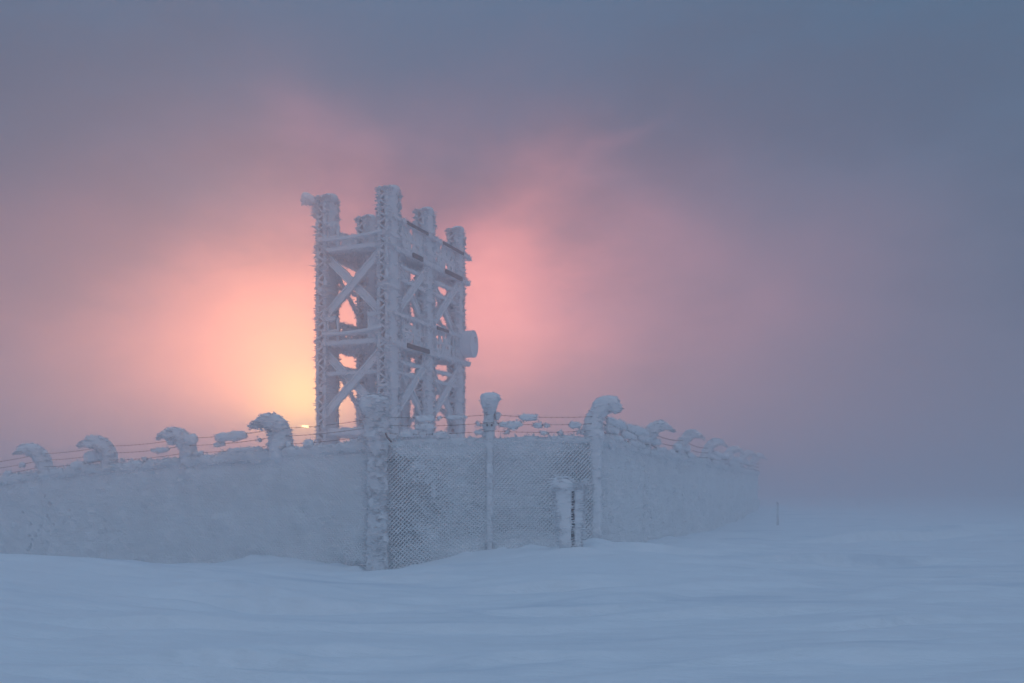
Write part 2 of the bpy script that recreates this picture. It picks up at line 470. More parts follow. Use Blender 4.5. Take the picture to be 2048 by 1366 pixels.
MOUNDS = [(float(x_), float(y_), (float(r_), float(r_)), float(r_) * .42) for x_, y_, r_ in [(-1.9, 17.2, .16), (-1.55, 17.25, .10), (-.9, 17.45, .14), (-.2, 17.5, .12), (.35, 17.6, .18), (.62, 17.55, .1), (-3.0, 17.5, .15), (-3.4, 17.75, .1), (-5.3, 18.5, .16), (2.6, 19.6, .2), (3.4, 21.3, .16), (3.9, 22.6, .2), (5.0, 25.6, .22)]] + [(1.56, 17.0, (.34, .4), .14), (2.35, 17.6, (.7, .5), .10), (1.0, 16.35, (.55, .28), .10), (4.2, 22.0, (.9, .7), .12), (6.3, 27.5, (1.2, .9), .10), (5.3, 24.0, (.7, .4), .08), (-4.0, 17.6, (1.2, .4), .06)]


def axis_fine(lo, hi, step, far, grow=1.13):
    a = list(np.arange(lo, hi, step)); s = step
    while a[-1] < far: s *= grow; a.append(a[-1] + s)
    s = step; b = [lo]
    while b[-1] > -far: s *= grow; b.append(b[-1] - s)
    return np.array(b[:0:-1] + a)


def make_ground():
    xs = axis_fine(-14, 16, .085, 420); ys = axis_fine(3.5, 26, .075, 440, 1.045)
    ys = ys[ys > -200]
    X, Y = np.meshgrid(xs, ys)
    Z = ground_h(X, Y)
    nx, ny = len(xs), len(ys)
    mb = MB(); i = np.arange(ny - 1)[:, None] * nx + np.arange(nx - 1)[None]
    mb.add(np.stack([X, Y, Z], -1).reshape(-1, 3), np.stack([i, i + 1, i + 1 + nx, i + nx], -1).reshape(-1, 4))
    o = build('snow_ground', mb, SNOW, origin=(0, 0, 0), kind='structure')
    o['label'] = 'wind packed blue snow covering the hilltop'


make_ground()


def gh(x, y):
    return float(ground_h(np.array([x]), np.array([y]))[0])


# ------------------------------------------------------------------ lattice tower
TB = np.array([-246 / F * 32, 32.0])                      # front leg
UA = math.radians(68.1)
U2 = np.array([math.cos(UA), math.sin(UA)]); V2 = np.array([math.sin(UA), -math.cos(UA)])
U3 = np.r_[U2, 0]; V3 = np.r_[V2, 0]; Z3 = np.array([0, 0, 1.0])
BAY = 2.74; WID = 2.54
WIND = unit([-.8, -.55, 0])


def leg_xy(i, j):      # i along U (0..2), j: 0 = right side (B,C,D), 1 = left side (A,E,F)
    return TB + U2 * BAY * i - V2 * WID * j


def TP(i, j, z):
    return np.r_[leg_xy(i, j), z]


SV, SU = .30, .86
TOP = 12.0
tower = thing('lattice_tower', np.r_[TB + U2 * BAY - V2 * WID / 2, 0], 'tall rime-covered steel lattice tower with six legs and two platforms behind the fence', 'tower')


def add_fuzz_part(parent, V, N, n, **kw):
    mb = MB(); fuzz(mb, V, N, n, **kw)
    return build('rime_feathers', mb, RIME, parent, kind='stuff', smooth=False)


def make_leg(i, j, su, label=None, top=TOP):
    c = leg_xy(i, j); z0 = gh(c[0], c[1]) - .3
    P = lambda a, b, z: np.r_[c + U2 * a + V2 * b, z]
    mb = MB(); VV = []; NN = []
    def s(*a, **k):
        v, n = sweep(mb, *a, **k); VV.append(v); NN.append(n)
    sd = 100 + i * 10 + j * 50
    # rime-plated walls on three sides, the laced side stays open
    s([P(0, SV / 2, z0), P(0, SV / 2, top)], .075, su, side=V3, nseg=26, sq=.3, amp=.08, nscale=(2.5, 2.5, 11), seed=sd, step=.045)
    s([P(0, -SV / 2, z0), P(0, -SV / 2, top)], .07, su * .9, side=V3, nseg=18, sq=.3, amp=.04, nscale=(3, 3, 8), seed=sd + 1, step=.09)
    s([P(su / 2 - .04, 0, z0), P(su / 2 - .04, 0, top)], SV * .9, .07, side=V3, nseg=16, sq=.3, amp=.03, nscale=(3, 3, 8), seed=sd + 2, step=.09)
    leg = build('leg', mb, RIME, tower, origin=np.r_[c, z0], label=label)
    V = np.concatenate(VV); N = np.concatenate(NN)
    # corner chords
    for a, b in ((-1, 1), (-1, -1), (1, 1), (1, -1)):
        m2 = MB(); v, n = sweep(m2, [P(a * su / 2, b * SV / 2, z0), P(a * su / 2, b * SV / 2, top)], .12, .12, side=V3, nseg=12, sq=.45, amp=.05, nscale=(4, 4, 10), seed=sd + 3, step=.06)
        build('corner_chord', m2, RIME, leg)
        V = np.concatenate([V, v]); N = np.concatenate([N, n])
    # splice plates where the leg sections are bolted together
    for zz in (5.0, 8.55, 10.35):
        m2 = MB(); sweep(m2, [P(-.01, .0, zz), P(-.01, .0, zz + .17)], SV + .15, su + .12, side=V3, nseg=20, sq=.3, amp=.03, nscale=(8, 8, 8), seed=sd + 5, step=.05)
        build('splice_collar', m2, RIME, leg)
    # frozen cap, higher at the windward corner
    m2 = MB()
    v, n = sweep(m2, [P(0, 0, top - .10), P(-.0, 0, top - .02), P(-.02, -.01, top + .06), P(-.04, -.02, top + .13), P(-.06, -.02, top + .17)],
                 [SV + .06, SV + .18, SV + .22, SV + .12, .12], [su + .04, su + .12, su + .12, su - .05, .3], side=V3, nseg=26, sq=.45, amp=.05, nscale=(6, 6, 6), seed=sd + 6, step=.03)
    cap = build('snow_cap', m2, RIME, leg)
    m3 = MB()
    fuzz(m3, V, N, 2400, ln=(.045, .10), wd=.11, flat=.16, flatz=.1, sel=V[:, 2] > 2.0)
    edge = (V[:, 2] > 2.0) & (np.abs(((V[:, :2] - c) @ U2)) > su / 2 - .05)
    fuzz(m3, V, N, 800, ln=(.07, .19), wd=.04, flat=.35, flatz=.12, sel=edge)
    fuzz(m3, v, n, 200, ln=(.06, .20), wd=.025, sel=v[:, 2] < top + .08)
    build('rime_feathers', m3, RIME, leg, kind='stuff', smooth=False)
    # zigzag lacing on the face towards the open left side
    zz = np.arange(3.0, top - .15, .215)
    mbp = MB()
    d = unit(P(-su / 2, SV / 2, .215) - P(-su / 2, -SV / 2, 0))
    for k, z in enumerate(zz):
        s0, s1 = (-1, 1) if k % 2 == 0 else (1, -1)
        m2 = MB()
        v, n = sweep(m2, [P(-su / 2 - .02, s0 * SV / 2, z), P(-su / 2 - .02, s1 * SV / 2, z + .215)], .085, .075, side=U3, nseg=8, sq=.6, amp=.025, nscale=(9, 9, 9), seed=sd + k, step=.06)
        fuzz(m2, v, np.tile(-U3, (len(v), 1)), 14, ln=(.04, .12), wd=.02, wind=WIND, wbias=.5)
        if (i, j) == (2, 1):
            mbp.V += m2.V; mbp.Q += [q + mbp.n for q in m2.Q]; mbp.T += [t + mbp.n for t in m2.T]; mbp.n += m2.n
        else:
            build('lacing_bar', m2, RIME, leg)
    if mbp.n: build('lacing', mbp, RIME, leg, kind='stuff')
    return leg


legs = {}
for i in range(3):
    for j in range(2):
        legs[i, j] = make_leg(i, j, {(0, 0): .84, (1, 0): .76, (2, 0): .70}.get((i, j), .76))


def beam(name, p0, p1, w, h, side, seed, amp=.08, n=260, parent=None, ln=(.04, .13), mat=None, droop=0.0):
    mb = MB(); p0 = np.asarray(p0, float); p1 = np.asarray(p1, float)
    t = np.linspace(0, 1, 7); path = p0 + (p1 - p0) * t[:, None]; path[:, 2] -= droop * np.sin(t * math.pi)
    v, nn = sweep(mb, path, w, h, side=side, nseg=16, sq=.5, amp=amp, nscale=(5, 5, 7), seed=seed, step=.07)
    o = build(name, mb, RIME if mat is None else mat, parent or tower)
    if n:
        m2 = MB(); fuzz(m2, v, nn, int(n * 1.3), ln=(ln[0] * .7, ln[1] * .8), wd=.017, wind=WIND, wbias=.2, flatz=.8)
        build('rime_feathers', m2, RIME, o, kind='stuff', smooth=False)
    return o


def channel_brace(p0, p1, side, seed, w=.24):
    """diagonal made of a wide web with a raised flange along both edges"""
    p0 = np.asarray(p0, float); p1 = np.asarray(p1, float); ax = unit(p1 - p0); acr = unit(np.cross(ax, side))
    mb = MB(); v, n = sweep(mb, [p0, p1], .10, w, side=side, nseg=16, sq=.4, amp=.06, nscale=(5, 5, 7), seed=seed, step=.07)
    o = build('diagonal_brace', mb, RIME, tower)
    for s_ in (-1, 1) if w > .2 else ():
        m2 = MB(); sweep(m2, [p0 + acr * s_ * .12 + side * .04, p1 + acr * s_ * .12 + side * .04], .12, .06, side=side, nseg=10, sq=.5, amp=.035, nscale=(7, 7, 9), seed=seed + s_, step=.08)
        build('flange', m2, RIME, o)
    m3 = MB(); fuzz(m3, v, n, 700, ln=(.03, .12), wd=.016, wind=WIND, wbias=.15, flatz=.8)
    build('rime_feathers', m3, RIME, o, kind='stuff', smooth=False)


FACES = [((0, 1), (0, 0), -U3, 'front'), ((2, 1), (2, 0), U3, 'back'), ((0, 0), (1, 0), V3, 'r1'), ((1, 0), (2, 0), V3, 'r2'), ((0, 1), (1, 1), -V3, 'l1'), ((1, 1), (2, 1), -V3, 'l2')]
sd = 500
for (a, b, nrm, tag) in FACES:
    off = nrm * ({'front': .30, 'back': .3}.get(tag, .13))
    for (z0, z1) in ((7.55, 9.95), (4.05, 6.45)):
        A0, A1 = TP(*a, z0) + off, TP(*a, z1) + off
        B0, B1 = TP(*b, z0) + off, TP(*b, z1) + off
        bw = .24 if tag in ('front', 'r1', 'r2') else .15
        channel_brace(A0, B1, nrm, sd, bw); channel_brace(A1 - nrm * .13, B0 - nrm * .13, nrm, sd + 3, bw); sd += 9
    zs = {'front': (3.55, 5.62, 7.02, 10.42), 'back': (3.55, 6.7, 10.0)}.get(tag, (3.55, 5.64, 6.03, 8.98, 9.46))
    for z in zs:
        beam('horizontal_strut', TP(*a, z) + off * 1.05, TP(*b, z) + off * 1.05, .12, .13 if z > 3.6 else .26, nrm, sd, n=220); sd += 1

# platforms -----------------------------------------------------------------
def grid_plate(mb, o, ux, lx, uy, ly, th, cell, amp, seed, hole=0.0, edge_rag=0.0, nrm=None):
    """rimed plate with a lumpy front and back; cells drop out where the noise says the rime is open"""
    nx = max(2, int(lx / cell)); ny = max(2, int(ly / cell))
    s, t = np.meshgrid(np.linspace(0, 1, nx + 1), np.linspace(0, 1, ny + 1))
    o = np.asarray(o, float); nrm = unit(np.cross(ux, uy)) if nrm is None else nrm
    base = o + s[..., None] * lx * ux + t[..., None] * ly * uy
    B = base.reshape(-1, 3)
    d = fbm(B, (5, 5, 6), seed, 3) * amp
    Fv = B + nrm * (th / 2 + d)[:, None]; Bv = B - nrm * (th / 2 + fbm(B, (5, 5, 6), seed + 5, 3) * amp)[:, None]
    if edge_rag:
        rag = uy * (fbm(B, (7, 7, 3), seed + 9, 2)[:, None]) * edge_rag
        m = ((t.ravel() < .01) | (t.ravel() > .99))[:, None]
        Fv = Fv + rag * m; Bv = Bv + rag * m
    n1 = nx + 1; i = (np.arange(ny)[:, None] * n1 + np.arange(nx)[None]).reshape(-1)
    quads = np.stack([i, i + 1, i + 1 + n1, i + n1], 1)
    keep = np.ones(len(quads), bool)
    if hole > 0:
        cen = B[quads].mean(1)
        keep = fbm(cen, (6.5, 6.5, 6.5), seed + 20, 2) < .75 - 1.7 * hole
    q = quads[keep]; n = len(B)
    # side walls along open borders
    e = np.concatenate([q[:, [0, 1]], q[:, [1, 2]], q[:, [2, 3]], q[:, [3, 0]]])
    key = np.sort(e, 1); uq, inv, cnt = np.unique(key, axis=0, return_inverse=True, return_counts=True)
    be = e[cnt[inv.ravel()] == 1]
    walls = np.stack([be[:, 1], be[:, 0], be[:, 0] + n, be[:, 1] + n], 1)
    mb.add(np.concatenate([Fv, Bv]), np.concatenate([q, q[:, ::-1] + n, walls]))
    return Fv, np.tile(nrm, (len(Fv), 1))


def tube(name, p0, p1, r, mat, parent, seg=10):
    mb = MB(); sweep(mb, [p0, p1], 2 * r, 2 * r, nseg=seg, sq=1.0)
    return build(name, mb, mat, parent)


def railing(deck, p0, p1, z, h, seed, hole, nrm, tubes=(), rail_ext=(0, 0), infill=True):
    """guard rail from p0 to p1 (xy): posts, top and middle rail, rime filling the mesh between"""
    p0 = np.asarray(p0, float); p1 = np.asarray(p1, float); d3 = np.r_[unit(p1 - p0), 0]; ln = np.linalg.norm(p1 - p0)
    q0 = np.r_[p0, z]; 
    rail = beam('guard_rail', q0 + d3 * -rail_ext[0] + Z3 * h, q0 + d3 * (ln + rail_ext[1]) + Z3 * h, .13, .14, nrm, seed, amp=.05, n=int(150 * ln), ln=(.05, .16), parent=tower)
    def child_beam(nm, a, b, w, hh, s_):
        mb = MB(); sweep(mb, [a, b], w, hh, side=nrm, nseg=10, sq=.6, amp=.03, nscale=(7, 7, 7), seed=s_, step=.07)
        build(nm, mb, RIME, rail)
    q0 = q0 - nrm * .10
    child_beam('middle_rail', q0 + Z3 * h * .5, q0 + d3 * ln + Z3 * h * .5, .10, .11, seed + 1)
    for k in range(int(round(ln / .42)) + 1):
        t = min(ln, k * ln / max(1, round(ln / .42)))
        child_beam('rail_post', q0 + d3 * t, q0 + d3 * t + Z3 * h, .10, .10, seed + 2 + k)
    if infill:
        mb = MB(); grid_plate(mb, q0 + Z3 * .02, d3, ln, Z3, h - .04, .05, .045, .05, seed + 30, hole)
        o = build('rime_infill', mb, RIME, rail)
    for (t0, t1, dz) in tubes:
        a = q0 + d3 * ln * t0 + Z3 * (h + dz) + nrm * .185; b = q0 + d3 * ln * t1 + Z3 * (h + dz) + nrm * .185
        mb = MB(); sweep(mb, [a, b], .05, .12, side=nrm, nseg=8, sq=.5)
        build('bare_steel_rail', mb, STEEL, rail)


def platform(z, seed, lower):
    o = np.r_[leg_xy(0, 1) - U2 * .25 - V2 * .1, z]; ly = WID + .35
    deck = None
    for (u0, lx, v0, lv) in ((0, 1.95, 0, ly), (1.97, 3.9, ly - 1.1, 1.1)):
        mb = MB(); oo = o + U3 * u0 + V3 * v0
        grid_plate(mb, oo, U3, lx, V3, lv, .10, .06, .06, seed, 0.10, .10, nrm=Z3)
        d_ = build('platform_deck', mb, RIME, tower)
        deck = deck or d_
        m2 = MB(); N = int(300 * lx * lv)
        P = oo + U3 * rng.uniform(0, lx, N)[:, None] + V3 * rng.uniform(0, lv, N)[:, None]
        D = np.tile([0., 0, -1], (N, 1)) + rng.normal(0, .35, (N, 3)) + WIND * .3
        feathers(m2, P, D, rng.uniform(.06, .20, N) * (1 + .9 * noise3(P, (2.5, 2.5, 2.5), seed + 3)), rng.uniform(.03, .06, N))
        build('rime_feathers', m2, RIME, d_, kind='stuff', smooth=False)
    return deck


for (z, lower, sd) in ((10.02, False, 900), (6.68, True, 1000)):
    deck = platform(z, sd, lower)
    # edge beams
    R0 = leg_xy(0, 0) + V2 * .20; R1 = leg_xy(2, 0) + V2 * .20 + U2 * .35
    eb = beam('edge_beam', np.r_[R0, z - .02], np.r_[R1 + U2 * .45, z - .02], .16, .2, V3, sd + 5, amp=.06, n=700, ln=(.06, .2))
    if not lower:
        spans = [(.20, .33, 0), (.66, .92, 0)]
    else:
        spans = [(.13, .42, 0)]
    for (t0, t1, dz) in spans:
        mb = MB(); a = np.r_[R0 + (R1 - R0) * t0 + V2 * .13, z - .03]; b = np.r_[R0 + (R1 - R0) * t1 + V2 * .13, z - .03]
        sweep(mb, [a, b], .06, .17, side=V3, nseg=8, sq=.4); build('bare_steel_edge', mb, STEEL, eb)
    L0 = leg_xy(0, 1) - V2 * .22; L1 = leg_xy(2, 1) - V2 * .22
    beam('edge_beam', np.r_[L0, z - .02], np.r_[L1, z - .02], .14, .16, -V3, sd + 7, amp=.05, n=400)
    beam('edge_beam', np.r_[leg_xy(0, 1) - U2 * .36, z + .02], np.r_[leg_xy(0, 0) - U2 * .36, z + .02], .14, .16, -U3, sd + 8, amp=.05, n=300)
    if not lower:
        railing(deck, R0, R1, z, 1.06, sd + 20, .35, V3, tubes=[(.14, .42, -.01), (.64, .96, -.01)], rail_ext=(.1, .6))
        railing(deck, L0, L1, z, 1.02, sd + 60, .30, -V3, tubes=())
    else:
        railing(deck, R0, R1, z, 1.02, sd + 20, .37, V3, tubes=[(.55, .72, -.02)], rail_ext=(.1, .0))
        railing(deck, L0, L1, z, .98, sd + 60, .32, -V3)
        # short return of the rail beside the front leg
        a = leg_xy(0, 0) - V2 * .62 - U2 * .40
        railing(deck, a, a + V2 * .5, z + .1, .85, sd + 80, .1, -U3)
    a = leg_xy(0, 1) + V2 * .22 - U2 * .40
    railing(deck, a, a + V2 * .42, z + .05, .85, sd + 90, .35, -U3, infill=False)
    # frozen cable swept across the open side
    cab = [TP(0, 1, z + .36) - U3 * .50 + V3 * .1]
    for t in np.linspace(.1, 1, 8): cab.append(TP(0, 1, z + .36 + .10 * t) - U3 * .50 + V3 * (WID * t) + Z3 * (-.07 * math.sin(t * math.pi)))
    mb = MB(); sweep(mb, cab, .12, .11, nseg=10, sq=.8, amp=.03, nscale=(6, 6, 6), seed=sd + 99, step=.07); build('cable_bundle', mb, RIME, tower)
    # exposed dark bar on the far side, seen through the open bay
    mb = MB(); a = TP(1, 1, z - .62) + V3 * .1; b = TP(2, 1, z - .62) + V3 * .1
    sweep(mb, [a, b], .08, .16, side=V3, nseg=8, sq=.4); build('bare_steel_strut', mb, STEEL, tower)
    # spiky rime on the windward leg at platform level
    m2 = MB(); c = leg_xy(0, 1)
    for zz in (z + .9, z + .15, z - .5):
        P = np.tile(np.r_[c - V2 * .2 - U2 * .35, zz], (16, 1)) + rng.normal(0, .05, (16, 3)) + np.outer(rng.uniform(0, .5, 16), U3)
        feathers(m2, P, np.tile(-V3 - U3 * .3, (16, 1)) + rng.normal(0, .25, (16, 3)), rng.uniform(.15, .32, 16), .04)
    build('rime_spikes', m2, RIME, legs[0, 1], kind='stuff', smooth=False)

# far legs' inner bracing and a vertical ladder with cables inside the right bay
lad = MB(); base = leg_xy(1, 0) - V2 * .55 - U2 * .9
for s_ in (-.22, .22):
    m2 = MB(); sweep(m2, [np.r_[base + U2 * s_, .2], np.r_[base + U2 * s_, 10.1]], .10, .10, nseg=10, sq=.7, amp=.03, nscale=(6, 6, 8), seed=77, step=.08)
    build('ladder_rail', m2, RIME, tower)
for z in np.arange(3.2, 9.9, .32):
    m2 = MB(); sweep(m2, [np.r_[base - U2 * .22, z], np.r_[base + U2 * .22, z]], .07, .07, nseg=8, sq=.8, amp=.02, seed=int(z * 10), step=.08)
    build('ladder_rung', m2, RIME, tower)

# ------------------------------------------------------------------ drum antenna on the right
def drum_antenna():
    c = px(948, 688, 32 * 1.165)
    ax = unit([.965, -.26, 0]); r = .545; ln = .62
    root = thing('drum_antenna', c - ax * ln, 'white drum-shaped microwave dish on the right side of the tower', 'antenna')
    mb = MB(); t = np.array([0, .02, .10, .5, .93, .97, 1.0]); R = np.array([.30, .44, .52, .545, .545, .535, .52]) * 2
    v, n = sweep(mb, (c - ax * ln) + ax * (t * ln)[:, None], R, R, side=Z3, nseg=56, sq=1.0)
    build('shroud', mb, RADOME, root)
    # radome front: slightly domed, rim proud
    mb = MB(); rr = np.linspace(0, .50, 10); th = np.linspace(0, 2 * math.pi, 48, endpoint=False)
    e1 = np.cross(ax, Z3); V = []
    for q in rr:
        for a in th: V.append(c + ax * (.012 + .05 * (1 - (q / .5) ** 2)) + e1 * q * math.cos(a) + Z3 * q * math.sin(a))
    Q = []
    for k in range(9):
        for m in range(48): Q.append((k * 48 + m, k * 48 + (m + 1) % 48, (k + 1) * 48 + (m + 1) % 48, (k + 1) * 48 + m))
    mb.add(V, Q); face = build('radome', mb, RADOME, root)
    mb = MB(); ring = [c + ax * .0 + e1 * .53 * math.cos(a) + Z3 * .53 * math.sin(a) for a in np.linspace(0, 2 * math.pi, 49)]
    sweep(mb, ring, .05, .05, side=ax, nseg=8, sq=.8, amp=.012, nscale=(9, 9, 9), seed=5); build('rim', mb, RIME, root)
    # round mark on the radome
    mb = MB(); rg = [c + ax * .058 + e1 * .10 * math.cos(a) + Z3 * (.16 + .12 * math.sin(a)) for a in np.linspace(0, 2 * math.pi, 25)]
    sweep(mb, rg, .03, .012, side=ax, nseg=6, sq=1); build('maker_mark', mb, mat_solid('grey_print', (.22, .24, .30), (.3, .32, .38), .8, 20), face)
    # mount back to the leg
    D = leg_xy(2, 0)
    mb = MB(); sweep(mb, [c - ax * (ln - .03), np.r_[D + V2 * .18, c[2]]], .2, .24, nseg=12, sq=.5, amp=.03, seed=8, step=.06); build('mount_bracket', mb, RIME, root)
    mb = MB(); P = rng.uniform(0, 2 * math.pi, 260); q = rng.uniform(0, ln, 260)
    rad = e1 * np.cos(P)[:, None] + Z3 * np.sin(P)[:, None]
    feathers(mb, c - ax * q[:, None] + rad * .53, rad + rng.normal(0, .3, (260, 3)) - ax * .6, rng.uniform(.03, .08, 260), .02)
    m = build('rime_feathers', mb, RIME, root, kind='stuff', smooth=False)


drum_antenna()


def knob_antenna():
    A = np.r_[leg_xy(0, 1), 0]
    root = thing('horn_antenna', A + Z3 * 11.3 - V3 * .3, 'small rime-caked horn antenna sticking out left at the top of the tower', 'antenna')
    c = px(640, 402, A[1] - .1)
    mb = MB(); pts = np.array([px(648, 404, A[1] - .1), px(632, 404, A[1] - .2), px(622, 400, A[1] - .3), px(613, 397, A[1] - .35), px(606, 396, A[1] - .4), px(603.5, 396, A[1] - .42)])
    v, n = sweep(mb, pts, [.22, .24, .32, .44, .40, .20], [.26, .28, .36, .44, .40, .2], side=Z3, nseg=24, sq=.9, amp=.035, nscale=(5, 5, 5), seed=66, step=.04)
    body = build('horn', mb, RIME, root)
    mb = MB(); v2, n2 = sweep(mb, [px(641, 410, A[1] - .15), px(636, 424, A[1] - .15), px(640, 436, A[1] - .1)], [.36, .34, .14], .3, nseg=16, sq=.7, amp=.08, nscale=(6, 6, 8), seed=67, step=.04)
    build('bracket', mb, RIME, root)
    mb = MB(); fuzz(mb, v, n, 160, ln=(.05, .15), wd=.03, sel=v[:, 2] < c[2]); fuzz(mb, v2, n2, 260, ln=(.08, .24), wd=.035, wind=-V3, wbias=.8)
    build('rime_feathers', mb, RIME, root, kind='stuff', smooth=False)


knob_antenna()

# ------------------------------------------------------------------ fences
PITCH = .082


def mesh_panel(parent, a, b, za0, za1, zb0, zb1, out, hole_fn, depth, seed, pitch=PITCH, und=.035, pits=(), off=.07, relief=.012, label=None, lumps=.08):
    """chain-link panel under rime: diamond cells, each with its own sunk hole in a thick rime layer"""
    a = np.asarray(a, float); b = np.asarray(b, float); ln = np.linalg.norm(b - a); d = (b - a) / ln
    out3 = np.r_[out, 0]
    hgt = max(za1 - za0, zb1 - zb0)
    nj = int(hgt / (pitch / 2)) + 1; ni = int(ln / pitch) + 1
    I, J = np.meshgrid(np.arange(ni + 1), np.arange(nj + 1))
    S = ((I + .5 * (J % 2)) * pitch).ravel(); T = (J * pitch / 2).ravel()
    C = np.stack([S, T], 1)
    hp = pitch / 2
    cor = np.array([[hp, 0], [0, hp], [-hp, 0], [0, -hp]])
    outer = C[:, None, :] + cor[None]                                # (n,4,2)
    e1 = np.array([1, 1]) / 2 * hp; e2 = np.array([-1, 1]) / 2 * hp    # along the two wire directions
    r = hole_fn(C[:, 0] / ln, C[:, 1] / hgt)                           # 0..1
    r = np.clip(r, .02, .58)
    r1 = np.clip(r * 1.18, 0, .93)[:, None]; r2 = (r * .90)[:, None]
    inner = np.stack([C + e1 * r1 - e2 * r2, C + e1 * r1 + e2 * r2, C - e1 * r1 + e2 * r2, C - e1 * r1 - e2 * r2], 1)
    n = len(C)
    def to3(st, o):
        s = np.clip(st[..., 0], 0, ln).ravel(); t = np.clip(st[..., 1], 0, hgt).ravel()
        z0 = za0 + (zb0 - za0) * s / ln; z1 = za1 + (zb1 - za1) * s / ln
        z = z0 + (z1 - z0) * t / hgt
        P = np.c_[a[0] + d[0] * s, a[1] + d[1] * s, z]
        bl = fbm(P, (1.3, 1.3, 1.6), seed % 7 + 60, 3) * und * 1.5 + fbm(P, (2.4, 2.4, 9.0), 71, 3) * .035 + noise3(P, (9, 9, 24), 91) * .016
        lum = np.clip(fbm(P, (3.2, 3.2, 3.2), 75, 2) - .22, 0, 1) * lumps * 3
        for (ps, pt, pr, pd) in pits:
            wob = .35 * noise3(P, (14, 14, 14), 97)
            dd = ((s - ps * ln) / (pr * .7)) ** 2 + ((t - pt * hgt) / pr) ** 2
            bl = bl - pd * np.exp(-(dd * (1 + wob)) ** 2)
        return P + out3 * (off + bl + lum + o)[:, None]
    dep = depth * np.clip(r * 2.2, .05, 1)
    Vo = to3(outer, np.full(n * 4, relief)); Vi = to3(inner, np.repeat(-relief * .3, n * 4)); Vb = to3(C[:, None, :] + (inner - C[:, None, :]) * .8, -np.repeat(dep, 4))
    V = np.concatenate([Vo, Vi, Vb])
    k = np.arange(n) * 4; N4 = n * 4
    Q = []
    # outer corner order: right, top, left, bottom ; inner order: e1-e2 (right), e1+e2 (top), -e1+e2 (left), -e1-e2 (bottom)
    for m in range(4):
        m2 = (m + 1) % 4
        Q.append(np.stack([k + m, k + m2, N4 + k + m2, N4 + k + m], 1))
        Q.append(np.stack([N4 + k + m, N4 + k + m2, 2 * N4 + k + m2, 2 * N4 + k + m], 1))
    Q.append(np.stack([2 * N4 + k, 2 * N4 + k + 1, 2 * N4 + k + 2, 2 * N4 + k + 3], 1))
    mb = MB(); mb.add(V, np.concatenate(Q))
    # back of the rime layer and its top edge
    ns = max(4, int(ln / .25)); s = np.linspace(0, ln, ns)
    bot = np.c_[a[0] + d[0] * s, a[1] + d[1] * s, za0 + (zb0 - za0) * s / ln] - out3 * .09
    top = np.c_[a[0] + d[0] * s, a[1] + d[1] * s, za1 + (zb1 - za1) * s / ln] - out3 * .09
    kk = np.arange(ns - 1); mb.add(np.concatenate([bot, top]), np.stack([kk + 1, kk, kk + ns, kk + ns + 1], 1))
    o = build('mesh_panel', mb, CRUST, parent, smooth=False, kind='stuff', label=label)
    return o


def top_roll(parent, a, b, za, zb, out, seed, w=.17, amp=.06, feath=200, ragged=.10):
    """lumpy rime roll along the top wire of the mesh"""
    a = np.asarray(a, float); b = np.asarray(b, float)
    mb = MB(); t = np.linspace(0, 1, 40)
    path = np.c_[a[0] + (b[0] - a[0]) * t, a[1] + (b[1] - a[1]) * t, za + (zb - za) * t]
    path[:, 2] += .03 * noise3(path, (3, 3, 3), seed) - .05
    path += np.r_[out, 0] * .02
    W = w + ragged * np.clip(noise3(path, (4.5, 4.5, 1), seed + 2), -.3, 1); H = w * 1.1 + ragged * np.clip(noise3(path, (5.5, 5.5, 1), seed + 3), -.3, 1)
    v, n = sweep(mb, path, W + .06, H, side=np.r_[out, 0], nseg=14, sq=.8, amp=amp, nscale=(6, 6, 6), seed=seed, step=.06)
    o = build('top_wire_rime', mb, CRUST, parent)
    if feath:
        m2 = MB(); fuzz(m2, v, n, feath, ln=(.03, .10), wd=.025, flatz=.7); build('rime_feathers', m2, CRUST, o, kind='stuff', smooth=False)


def post(parent, xy, z0, arm_dir, prof, seed, feath=900, wind=WIND, wbias=.5, body=None, label=None, ln=(.03, .08), sq=.75, fl=.15, fz=None, wd=.035, amp=.034):
    """concrete post buried in rime, its bent arm grown into a beak; prof: (out, z, width, depth)"""
    arm = np.r_[unit(np.asarray(arm_dir, float)), 0]
    pts = np.array([np.r_[xy, 0] + arm * p[0] + Z3 * p[1] for p in prof]); W = [p[2] for p in prof]; H = [p[3] for p in prof]
    mb = MB()
    v, n = sweep(mb, pts, H, W, side=np.cross(arm, Z3), nseg=26, sq=sq, amp=amp, nscale=(4.5, 4.5, 9), seed=seed, step=.035, octv=4)
    o = build('post', mb, RIME, parent, origin=np.r_[xy, z0], label=label)
    m2 = MB(); fuzz(m2, v, n, int(feath * .26), flat=.2, ln=ln, wd=wd, wind=wind, wbias=wbias, flatz=fl, sel=v[:, 2] > (z0 if fz is None else fz))
    build('rime_feathers', m2, RIME, o, kind='stuff', smooth=False)
    return o


